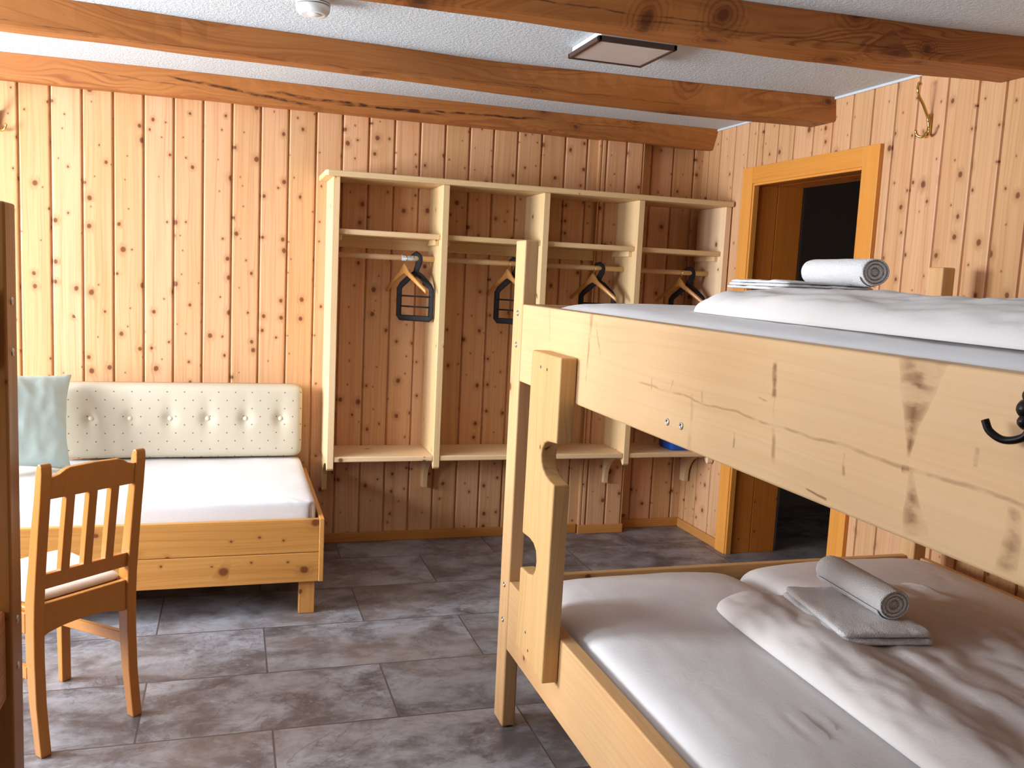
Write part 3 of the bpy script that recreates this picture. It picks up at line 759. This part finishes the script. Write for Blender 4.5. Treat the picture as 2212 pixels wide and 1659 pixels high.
for x in BT:
    q = B(); q.lathe([(0.011,0),(0.012,-0.004),(0.008,-0.008),(0.0,-0.009)], (x, -0.129, 0.738), 'y', 20); mesh_obj('button', q, M_cream, bk)
# pillow leaning at the left
q = B()
def pil(s_):
    def g(i, j):
        u, v = 2*i-1, 2*j-1
        t = max(0, (1-abs(u)**2.6)*(1-abs(v)**2.6))**0.55
        pin = 1-0.10*(1-abs(v)**2)*abs(u)**3 ; pin2 = 1-0.10*(1-abs(u)**2)*abs(v)**3
        a = u*0.31*pin; h = v*0.235*pin2
        d = s_*0.095*t+0.014*noise.noise(Vector((a*7, h*9, s_)))*min(1, t*2)+0.010*noise.noise(Vector((a*22, h*14, s_*3)))*min(1, t*2)
        return (a, d, h)
    return g
q.grid(pil(-1), 50, 46); q.grid(pil(1), 50, 46, flip=True)
bmesh.ops.remove_doubles(q.bm, verts=q.bm.verts[:], dist=2e-5)
bmesh.ops.recalc_face_normals(q.bm, faces=q.bm.faces[:])
ori = Matrix.Translation((-3.745, -0.42, 0.778)) @ Matrix.Rotation(math.radians(34), 4, 'Z') @ Matrix.Rotation(math.radians(-14), 4, 'X') @ Matrix.Rotation(math.radians(7), 4, 'Y')
bmesh.ops.transform(q.bm, matrix=ori, verts=q.bm.verts[:])
tag(mesh_obj('pillow', q, M_pillow), 'pale green pillow propped up at the left end of the daybed', 'pillow')

# ------------------------------------------------------------------ chair
TH = math.radians(42)
ch = thing('wooden_chair', 'varnished wooden chair with slatted back and padded seat before daybed', 'chair', (-3.322, -1.818, 0), rotz=TH, local=True)
prof_b = [(-0.232,0.0,0.034),(-0.222,0.06,0.036),(-0.206,0.16,0.042),(-0.196,0.30,0.048),(-0.194,0.42,0.052),(-0.198,0.50,0.052),(-0.212,0.60,0.044),(-0.228,0.72,0.040),(-0.243,0.82,0.036),(-0.253,0.90,0.032),(-0.256,0.922,0.024),(-0.257,0.930,0.012)]
def by(z):
    for (y0, z0, t0), (y1, z1, t1) in zip(prof_b, prof_b[1:]):
        if z <= z1: return y0+(y1-y0)*(z-z0)/(z1-z0)
    return prof_b[-1][0]
for s_ in (-1, 1):
    x = 0.163*s_
    pts = [(y-t/2, z) for y, z, t in prof_b]+[(y+t/2, z) for y, z, t in prof_b[::-1]]
    q = B(); q.prism(pts, 'x', x-0.0175, x+0.0175, 0.004); mesh_obj('back_leg', q, M_chair, ch)
    pts = [(0.175, 0), (0.178, 0.2), (0.172, 0.44), (0.212, 0.44), (0.210, 0.2), (0.200, 0)]
    q = B(); q.prism(pts, 'x', 0.18*s_-0.018, 0.18*s_+0.018, 0.004); mesh_obj('leg', q, M_chair, ch)
    q = B(); q.prism([(-0.18,0.24),(0.19,0.215),(0.19,0.25),(-0.18,0.28)], 'x', 0.172*s_-0.010, 0.172*s_+0.010, 0.003); mesh_obj('stretcher', q, M_chair, ch)
    q = B(); q.box(0.172*s_-0.010, 0.172*s_+0.010, -0.175, 0.18, 0.385, 0.452, 0.003); mesh_obj('side_apron', q, M_chair, ch)
def raked(q, za, zb):
    """shear x,z outline parts to follow the back rake"""
    for v in q.bm.verts: v.co.y += by(v.co.z)
    return q
top = [(-0.146,0.816),(0.146,0.816),(0.146,0.888),(0.138,0.886),(0.118,0.892),(0.100,0.904),(0.085,0.909),(0.0,0.912),(-0.085,0.909),(-0.100,0.904),(-0.118,0.892),(-0.138,0.886),(-0.146,0.888)]
q = B(); q.prism(top, 'y', -0.011, 0.011, 0.003); mesh_obj('crest_rail', raked(q, 0, 0), M_chair, ch)
q = B(); q.prism([(-0.146,0.524),(0.146,0.524),(0.146,0.574),(-0.146,0.574)], 'y', -0.011, 0.011, 0.003); mesh_obj('lower_rail', raked(q, 0, 0), M_chair, ch)
for x in (-0.077, 0.0, 0.077):
    q = B(); q.prism([(x-0.0145,0.572),(x+0.0145,0.572),(x+0.0145,0.70),(x+0.0145,0.818),(x-0.0145,0.818),(x-0.0145,0.70)], 'y', -0.013, 0.013, 0.002)
    mesh_obj('slat', raked(q, 0, 0), M_chair, ch)
ap = [(-0.146,0.478),(0.146,0.478),(0.146,0.372)]+[(0.146-0.02-0.276*k/12, 0.372+0.022*math.sin(PI*k/12)**0.6) for k in range(13)]+[(-0.146,0.372)]
q = B(); q.prism(ap, 'y', -0.212, -0.190, 0.003); mesh_obj('back_apron', q, M_chair, ch)
q = B(); q.box(-0.165, 0.165, 0.180, 0.200, 0.385, 0.452, 0.003); mesh_obj('front_apron', q, M_chair, ch)
q = B(); q.prism([(-0.172,-0.186),(0.172,-0.186),(0.215,0.22),(0.20,0.235),(-0.20,0.235),(-0.215,0.22)], 'z', 0.452, 0.470, 0.006); mesh_obj('seat_frame', q, M_chair, ch)
q = B(); cushion(q, [(-0.160,-0.175),(0.160,-0.175),(0.200,0.218),(-0.200,0.218)], 0.478, 0.022, 0.012, n=10, m=2, nu=36, nv=36); mesh_obj('seat_cushion', q, M_seatpad, ch)

# ------------------------------------------------------------------ bunk bed (right)
BX0 = -1.835; PB, PF = -2.135, -2.234
KNEE = None
def rail_marks():
    m = []
    # pith line along the rail
    m += [(-4.25, 1.308, 0.012, 0.95, 0.0040, 0.003, 0.5), (-3.35, 1.318, 0.0, 0.22, 0.003, 0.003, 0.5), (-2.75, 1.322, 0.0, 0.5, 0.002, 0.002, 0.2)]
    # spike knots: (y, z, angle, length, w0, w1, strength)
    u, d = PI/2, -PI/2
    m += [(-4.016, 1.33, u+0.08, 0.15, 0.005, 0.050, 1.0), (-4.022, 1.31, d-0.25, 0.09, 0.006, 0.026, 0.9),
          (-4.012, 1.39, u+0.30, 0.08, 0.004, 0.010, 0.6),
          (-3.680, 1.33, u, 0.10, 0.002, 0.003, 0.3), (-3.676, 1.365, u, 0.06, 0.009, 0.008, 0.95), (-3.684, 1.312, d-0.2, 0.065, 0.006, 0.008, 0.6),
          (-3.884, 1.30, d, 0.035, 0.003, 0.005, 0.6), (-3.845, 1.222, 0.05, 0.05, 0.0025, 0.002, 0.9),
          (-4.135, 1.335, u, 0.025, 0.004, 0.004, 0.8), (-3.66, 1.355, 0.1, 0.03, 0.002, 0.002, 0.7),
          (-3.44, 1.318, u-0.3, 0.03, 0.003, 0.004, 0.5), (-3.30, 1.318, u+0.3, 0.025, 0.003, 0.004, 0.5), (-3.56, 1.275, d, 0.03, 0.004, 0.003, 0.6),
          (-3.20, 1.31, u, 0.025, 0.003, 0.003, 0.5), (-3.40, 1.21, u, 0.12, 0.012, 0.004, 0.25),
          (-2.50, 1.46, d-0.1, 0.10, 0.010, 0.004, 0.3), (-2.83, 1.462, d+0.1, 0.20, 0.013, 0.004, 0.55), (-2.86, 1.44, d-0.5, 0.09, 0.004, 0.003, 0.5),
          (-4.20, 1.30, d, 0.08, 0.01, 0.02, 0.7), (-4.02, 1.309, 0, 0.018, 0.006, 0.006, 0.9), (-4.30, 1.31, u, 0.15, 0.01, 0.03, 0.6)]
    return m
M_rail_up = wood('bed_pine_upper_rail', (0.73, 0.48, 0.25), (0.62, 0.36, 0.16), P_KNOT, 'y', density=0.0, grain=0.28, marks=rail_marks(), org=(-1.0,-3.2,0), markc=(0.23, 0.085, 0.018), rough=0.42, bump=0.08, vary=0.0)
bunk = thing('bunk_bed', 'wide pale pine bunk bed with ladder board and white bedding', 'bunk bed', (-1.0, -3.2, 0))
def post(x0, x1, y0, y1, z1, mat, parent, name='post'):
    q = B(); q.box(x0, x1, y0, y1, 0.004, z1, 0.006, 3); o = mesh_obj(name, q, mat, parent)
    q = B(); q.box(x0+0.001, x1-0.001, y0+0.001, y1-0.001, 0.0, 0.03, 0.003)
    return o
BX1 = -0.105
p1 = post(BX0-0.002, BX0+0.046, PF, PB, 1.671, M_bed_z, bunk)
p2 = post(-0.165, -0.105, PF-0.0, PB-0.02, 1.665, M_bed_z, bunk)
p3 = post(BX0-0.002, BX0+0.046, -4.42, -4.32, 1.671, M_bed_z, bunk)
p4 = post(-0.165, -0.105, -4.42, -4.32, 1.665, M_bed_z, bunk)
q = B(); q.box(BX0, BX0+0.044, -4.32, PF, 1.209, 1.463, 0.005, 3); mesh_obj('upper_rail', q, M_rail_up, bunk)
q = B(); q.box(BX0, BX0+0.044, -4.32, PF, 0.285, 0.525, 0.005, 3); mesh_obj('lower_rail', q, M_bed_y, bunk)
q = B(); q.box(-0.135, -0.105, -4.32, PF, 1.26, 1.463, 0.004); mesh_obj('upper_rail', q, M_bed_y, bunk)
q = B(); q.box(-0.135, -0.105, -4.32, PF, 0.285, 0.525, 0.004); mesh_obj('lower_rail', q, M_bed_y, bunk)
for (y0, y1) in ((PB-0.065, PB-0.035), (-4.40, -4.37)):
    q = B(); q.box(BX0+0.046, -0.165, y0, y1, 1.26, 1.463, 0.004); mesh_obj('end_rail', q, M_bed_x, bunk)
    q = B(); q.box(BX0+0.046, -0.165, y0, y1, 0.285, 0.525, 0.004); mesh_obj('end_rail', q, M_bed_x, bunk)
for z in (1.27, 0.33):
    q = B()
    for k in range(15):
        y = -4.30+k*0.137; q.box(BX0+0.044, -0.135, y, y+0.08, z, z+0.018, 0.002)
    mesh_obj('slat_base', q, M_bed_x, bunk)
# ladder board with two hand and foot cut-outs
LXO, LXI = -1.885, BX0-0.0005
def arcpts(cy, cz, ry, rz, a0, a1, n=10):
    return [(cy+ry*math.cos(a0+(a1-a0)*k/n), cz+rz*math.sin(a0+(a1-a0)*k/n)) for k in range(n+1)]
outl = [(-2.497,1.337),(-2.748,1.337),(-2.746,1.098),(-2.672,1.091)]
outl += [(-2.648,1.082),(-2.630,1.062),(-2.624,1.040),(-2.629,1.022),(-2.645,1.004),(-2.668,0.992),(-2.700,0.984),(-2.744,0.980)]
outl += [(-2.732,0.395),(-2.484,0.410),(-2.487,0.664),(-2.56,0.666),(-2.606,0.676),(-2.626,0.700),(-2.631,0.728),(-2.622,0.755),(-2.598,0.770),(-2.56,0.775),(-2.490,0.772)]
q = B(); q.prism(outl, 'x', LXO, LXI, 0.006, 3); lad = mesh_obj('ladder_board', q, M_bed_z, bunk)
for (y, z) in ((-2.585,1.295),(-2.64,1.293),(-2.57,0.485),(-2.60,0.44)):
    q = B(); q.lathe([(0.0045,0.002),(0.0045,-0.0006),(0.001,-0.001)], (LXO, y, z), 'x', 14); mesh_obj('screw', q, M_groove, lad)
def bolt(parent, x, y, z, r=0.0095, mat=None):
    q = B(); q.lathe([(r,0.002),(r,-0.0015),(r*0.85,-0.0025),(r*0.45,-0.0025),(r*0.45,-0.0005),(0.0005,-0.0005)], (x, y, z), 'x', 20)
    return mesh_obj('bolt', q, mat or M_steel, parent)
for z in (1.432, 1.327, 0.50, 0.375): bolt(p1, BX0-0.002, -2.19, z, 0.010)
for (y, z) in ((-3.294,1.253),(-3.357,1.255)): bolt(bunk, BX0, y, z, 0.008)
# wrought iron hook on the upper rail
hk = thing('iron_hook', 'black wrought iron scroll hook on the upper bunk rail at right', 'hook', (BX0, -4.215, 1.41))
q = B()
for (y, z, r) in ((-4.212,1.440,0.011),(-4.206,1.423,0.012),(-4.208,1.408,0.010),(-4.228,1.440,0.011),(-4.234,1.423,0.012),(-4.232,1.408,0.010)):
    q.lathe([(0.0005,-0.014),(r*0.6,-0.012),(r,-0.006),(r,0.0)], (BX0, y, z), 'x', 18)
q.box(BX0-0.006, BX0, -4.232, -4.208, 1.385, 1.445, 0.002)
mesh_obj('leaf_plate', q, M_iron, hk)
q = B(); q.tube(arc([(BX0-0.006,-4.220,1.425),(BX0-0.012,-4.220,1.398),(BX0-0.016,-4.212,1.388),(BX0-0.022,-4.195,1.384),(BX0-0.028,-4.180,1.392),(BX0-0.030,-4.173,1.405)]), 0.0048, 12); mesh_obj('hook_arm', q, M_iron, hk)

# mattresses
def mw(seed_):
    def w(x, y):
        v = 0.003*noise.noise(Vector((x*3, y*3, seed_)))
        # pulled gathers
        g = math.exp(-((x+1.45)**2/0.006+(y+3.38)**2/0.004)) if seed_ < 5 else 0
        v += g*0.006*math.sin(x*120+2*math.sin(y*20))
        v += 0.0015*noise.noise(Vector((x*22, y*9, seed_+3)))
        return v
    return w
mats = 'fitted white sheets on the bunk mattresses'
for (x0, x1, zt, lab, sd) in ((-1.788,-0.985,0.560,'lower bunk mattress beside the ladder, bare white fitted sheet',1),(-0.975,-0.138,0.572,'lower bunk mattress by the right wall, partly under the duvet',2),
                              (-1.788,-0.985,1.487,'upper bunk mattress nearest the ladder, white fitted sheet',6),(-0.975,-0.138,1.492,'upper bunk mattress by the right wall, white fitted sheet',7)):
    q = B(); zb = 0.35 if zt < 1 else 1.29
    cushion(q, [(x0,-4.30),(x1,-4.30),(x1,-2.205),(x0,-2.205)], zb+0.06, zt-zb-0.06, 0.058, n=14, m=3.2, nu=70, nv=110, wr=mw(sd), edge=2.0)
    # gentle crown
    for v in q.bm.verts:
        if v.co.z > zb+0.1:
            u = (v.co.x-(x0+x1)/2)/((x1-x0)/2); v.co.z -= 0.022*abs(u)**3.0
    tag(mesh_obj('mattress', q, M_sheet), lab, 'mattress', mats)

# duvets
def dv(x, y):
    w = 0.012*noise.noise(Vector((x*4, y*1.6, 2)))+0.009*noise.noise(Vector((x*12, y*4.5, 5)))+0.007*abs(noise.noise(Vector((x*9+y*5, y*9-x*4, 7))))
    w += 0.0045*noise.noise(Vector((x*34, y*12, 9)))
    return w
q = B(); cushion(q, [(-1.37,-4.30),(-0.52,-4.30),(-0.53,-2.62),(-1.33,-2.66)], 0.569, 0.054, 0.004, n=9, m=2.1, nu=80, nv=150, wr=dv, edge=1.7)
for v in q.bm.verts:
    if v.co.z > 0.575:
        t = (v.co.x+0.95)/0.42
        v.co.z += 0.014*math.exp(-((v.co.x+1.23)/0.07)**2)-0.010*math.exp(-((v.co.x+1.08)/0.035)**2)
d1_ = mesh_obj('duvet', q, M_duvet); tag(d1_, 'folded white duvet on the lower bunk under a rolled towel', 'duvet')
q = B(); cushion(q, [(-1.71,-4.30),(-0.90,-4.30),(-0.98,-2.60),(-1.62,-2.93)], 1.484, 0.064, 0.004, n=8, m=2.2, nu=80, nv=140, wr=dv, edge=1.7)
d2_ = mesh_obj('duvet', q, M_duvet); tag(d2_, 'plump folded white duvet on the upper bunk near the rail', 'duvet')
# towels
def towel_roll(cx, cy, cz, ang, ln, r, label):
    q = B(); N = 46; turns = 2.6
    def g(i, j):
        # spiral ends, rolled cloth
        a = 2*PI*i; t = j
        y = (t-0.5)*ln
        rr = r*(1+0.035*math.sin(3*a)+0.02*noise.noise(Vector((a*2, y*20, 0))))*(1 if 0.02 < t < 0.98 else 0.95)
        return (rr*math.cos(a)*1.08, y, rr*math.sin(a)*0.92)
    vs = q.grid(g, 48, 24, closed_u=True)
    # ends: stepped spiral
    for side, j in ((-1, 0), (1, 23)):
        prev = [vs[i][j] for i in range(48)]
        for k, (s_, dy) in enumerate(((0.93,0.004),(0.85,0.004),(0.80,-0.006),(0.76,0.003),(0.62,0.003),(0.56,-0.007),(0.52,0.002),(0.36,0.002),(0.30,-0.008),(0.22,0.0),(0.06,-0.004))):
            ring = []
            for i in range(48):
                a = 2*PI*i/48
                ring.append(q.bm.verts.new((r*s_*math.cos(a)*1.08, side*(ln/2+dy), r*s_*math.sin(a)*0.92)))
            for i in range(48): q.bm.faces.new((prev[i], prev[(i+1) % 48], ring[(i+1) % 48], ring[i])).smooth = True
            prev = ring
        q.bm.faces.new(prev)
    # a loose outer edge
    q.grid(lambda i, j: ((r*1.06)*math.cos(-0.9+1.5*i-PI*0.6)*1.08, (j-0.5)*ln*0.97, (r*1.06)*math.sin(-0.9+1.5*i-PI*0.6)*0.92), 16, 10)
    bmesh.ops.recalc_face_normals(q.bm, faces=q.bm.faces[:])
    bmesh.ops.transform(q.bm, matrix=Matrix.Translation((cx, cy, cz)) @ Matrix.Rotation(ang, 4, 'Z'), verts=q.bm.verts[:])
    return tag(mesh_obj('rolled_towel', q, M_towel), label, 'towel', 'rolled towels on the beds')
def towel_fold(x, y, z, ang, w, l, layers, label, lh=0.012):
    o = thing('folded_towel', label, 'towel', (x, y, z), 'folded towels on the beds', rotz=ang, local=True)
    for k in range(layers):
        q = B(); sh = 1-0.03*k; oz = lh*k
        cushion(q, [(-w/2*sh,-l/2*sh),(w/2*sh,-l/2*sh),(w/2*sh,l/2*sh),(-w/2*sh,l/2*sh)], oz+lh*0.5, lh*0.52, lh*0.48, n=16, m=2.4, nu=40, nv=40,
                wr=(lambda X, Y, k=k: 0.003*noise.noise(Vector((X*12, Y*12, k)))+0.002*noise.noise(Vector((X*40, Y*30, k)))), edge=1.8)
        mesh_obj('folded_layer', q, M_towel, o)
    return o
towel_fold(-1.035, -2.975, 0.622, math.radians(-10), 0.27, 0.38, 2, 'folded white towel under the towel roll on the lower bunk', 0.019)
towel_roll(-0.985, -2.93, 0.706, math.radians(-4), 0.31, 0.046, 'rolled white towel on the lower bunk duvet')
towel_fold(-1.17, -2.76, 1.549, math.radians(-10), 0.27, 0.44, 3, 'folded white towel on the upper bunk duvet', 0.009)
towel_roll(-1.12, -2.90, 1.608, math.radians(-4), 0.29, 0.040, 'rolled white towel on top of the upper bunk')

# ------------------------------------------------------------------ second bunk at the left edge
b2 = thing('bunk_bed', 'dark side of another bunk bed cut off by the left photo edge', 'bunk bed', (-3.6, -3.2, 0))
FX = -3.262; BL = FX-1.06
pp = post(FX-0.052, FX, -2.60, -2.49, 1.671, M_shaded_z, b2)
post(BL+0.01, BL+0.06, -2.60, -2.49, 1.671, M_shaded_z, b2)
post(FX-0.052, FX, -4.72, -4.62, 1.671, M_shaded_z, b2); post(BL+0.01, BL+0.06, -4.72, -4.62, 1.671, M_shaded_z, b2)
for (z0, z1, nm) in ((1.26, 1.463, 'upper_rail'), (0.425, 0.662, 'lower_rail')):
    q = B(); q.box(FX-0.052, FX-0.014, -4.62, -2.60, z0, z1, 0.010, 3); mesh_obj(nm, q, M_shaded_y, b2)
    q = B(); q.box(BL+0.015, BL+0.045, -4.62, -2.60, z0, z1, 0.005, 3); mesh_obj(nm, q, M_shaded_y, b2)
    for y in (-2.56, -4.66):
        q = B(); q.box(BL+0.06, FX-0.052, y, y+0.03, z0, z1, 0.004); mesh_obj('end_rail', q, M_shaded_y, b2)
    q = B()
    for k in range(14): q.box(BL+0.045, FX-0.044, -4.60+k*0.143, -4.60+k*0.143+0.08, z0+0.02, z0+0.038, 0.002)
    mesh_obj('slat_base', q, M_shaded_y, b2)
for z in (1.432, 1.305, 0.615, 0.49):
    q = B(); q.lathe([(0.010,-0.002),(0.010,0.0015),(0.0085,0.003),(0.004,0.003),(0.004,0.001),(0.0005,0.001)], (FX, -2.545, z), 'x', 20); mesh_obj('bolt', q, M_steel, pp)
q = B(); q.prism([(y-0.9, z) for y, z in outl], 'x', FX-0.014, FX+0.036, 0.006, 3); mesh_obj('ladder_board', q, M_shaded_z, b2)
for (zt, lab) in ((0.70, 'lower mattress of the bunk cut off at the left edge'), (1.487, 'upper mattress of the bunk cut off at the left edge')):
    q = B(); zb = 0.475 if zt < 1 else 1.32
    cushion(q, [(BL+0.05,-4.6),(FX-0.058,-4.6),(FX-0.058,-2.612),(BL+0.05,-2.61)], zb+0.06, zt-zb-0.06, 0.058, n=14, m=3.2, nu=40, nv=60, wr=mw(8), edge=2.0)
    tag(mesh_obj('mattress', q, M_sheet), lab, 'mattress')
for o in bpy.data.objects:
    if '_org' in o.keys(): del o['_org']
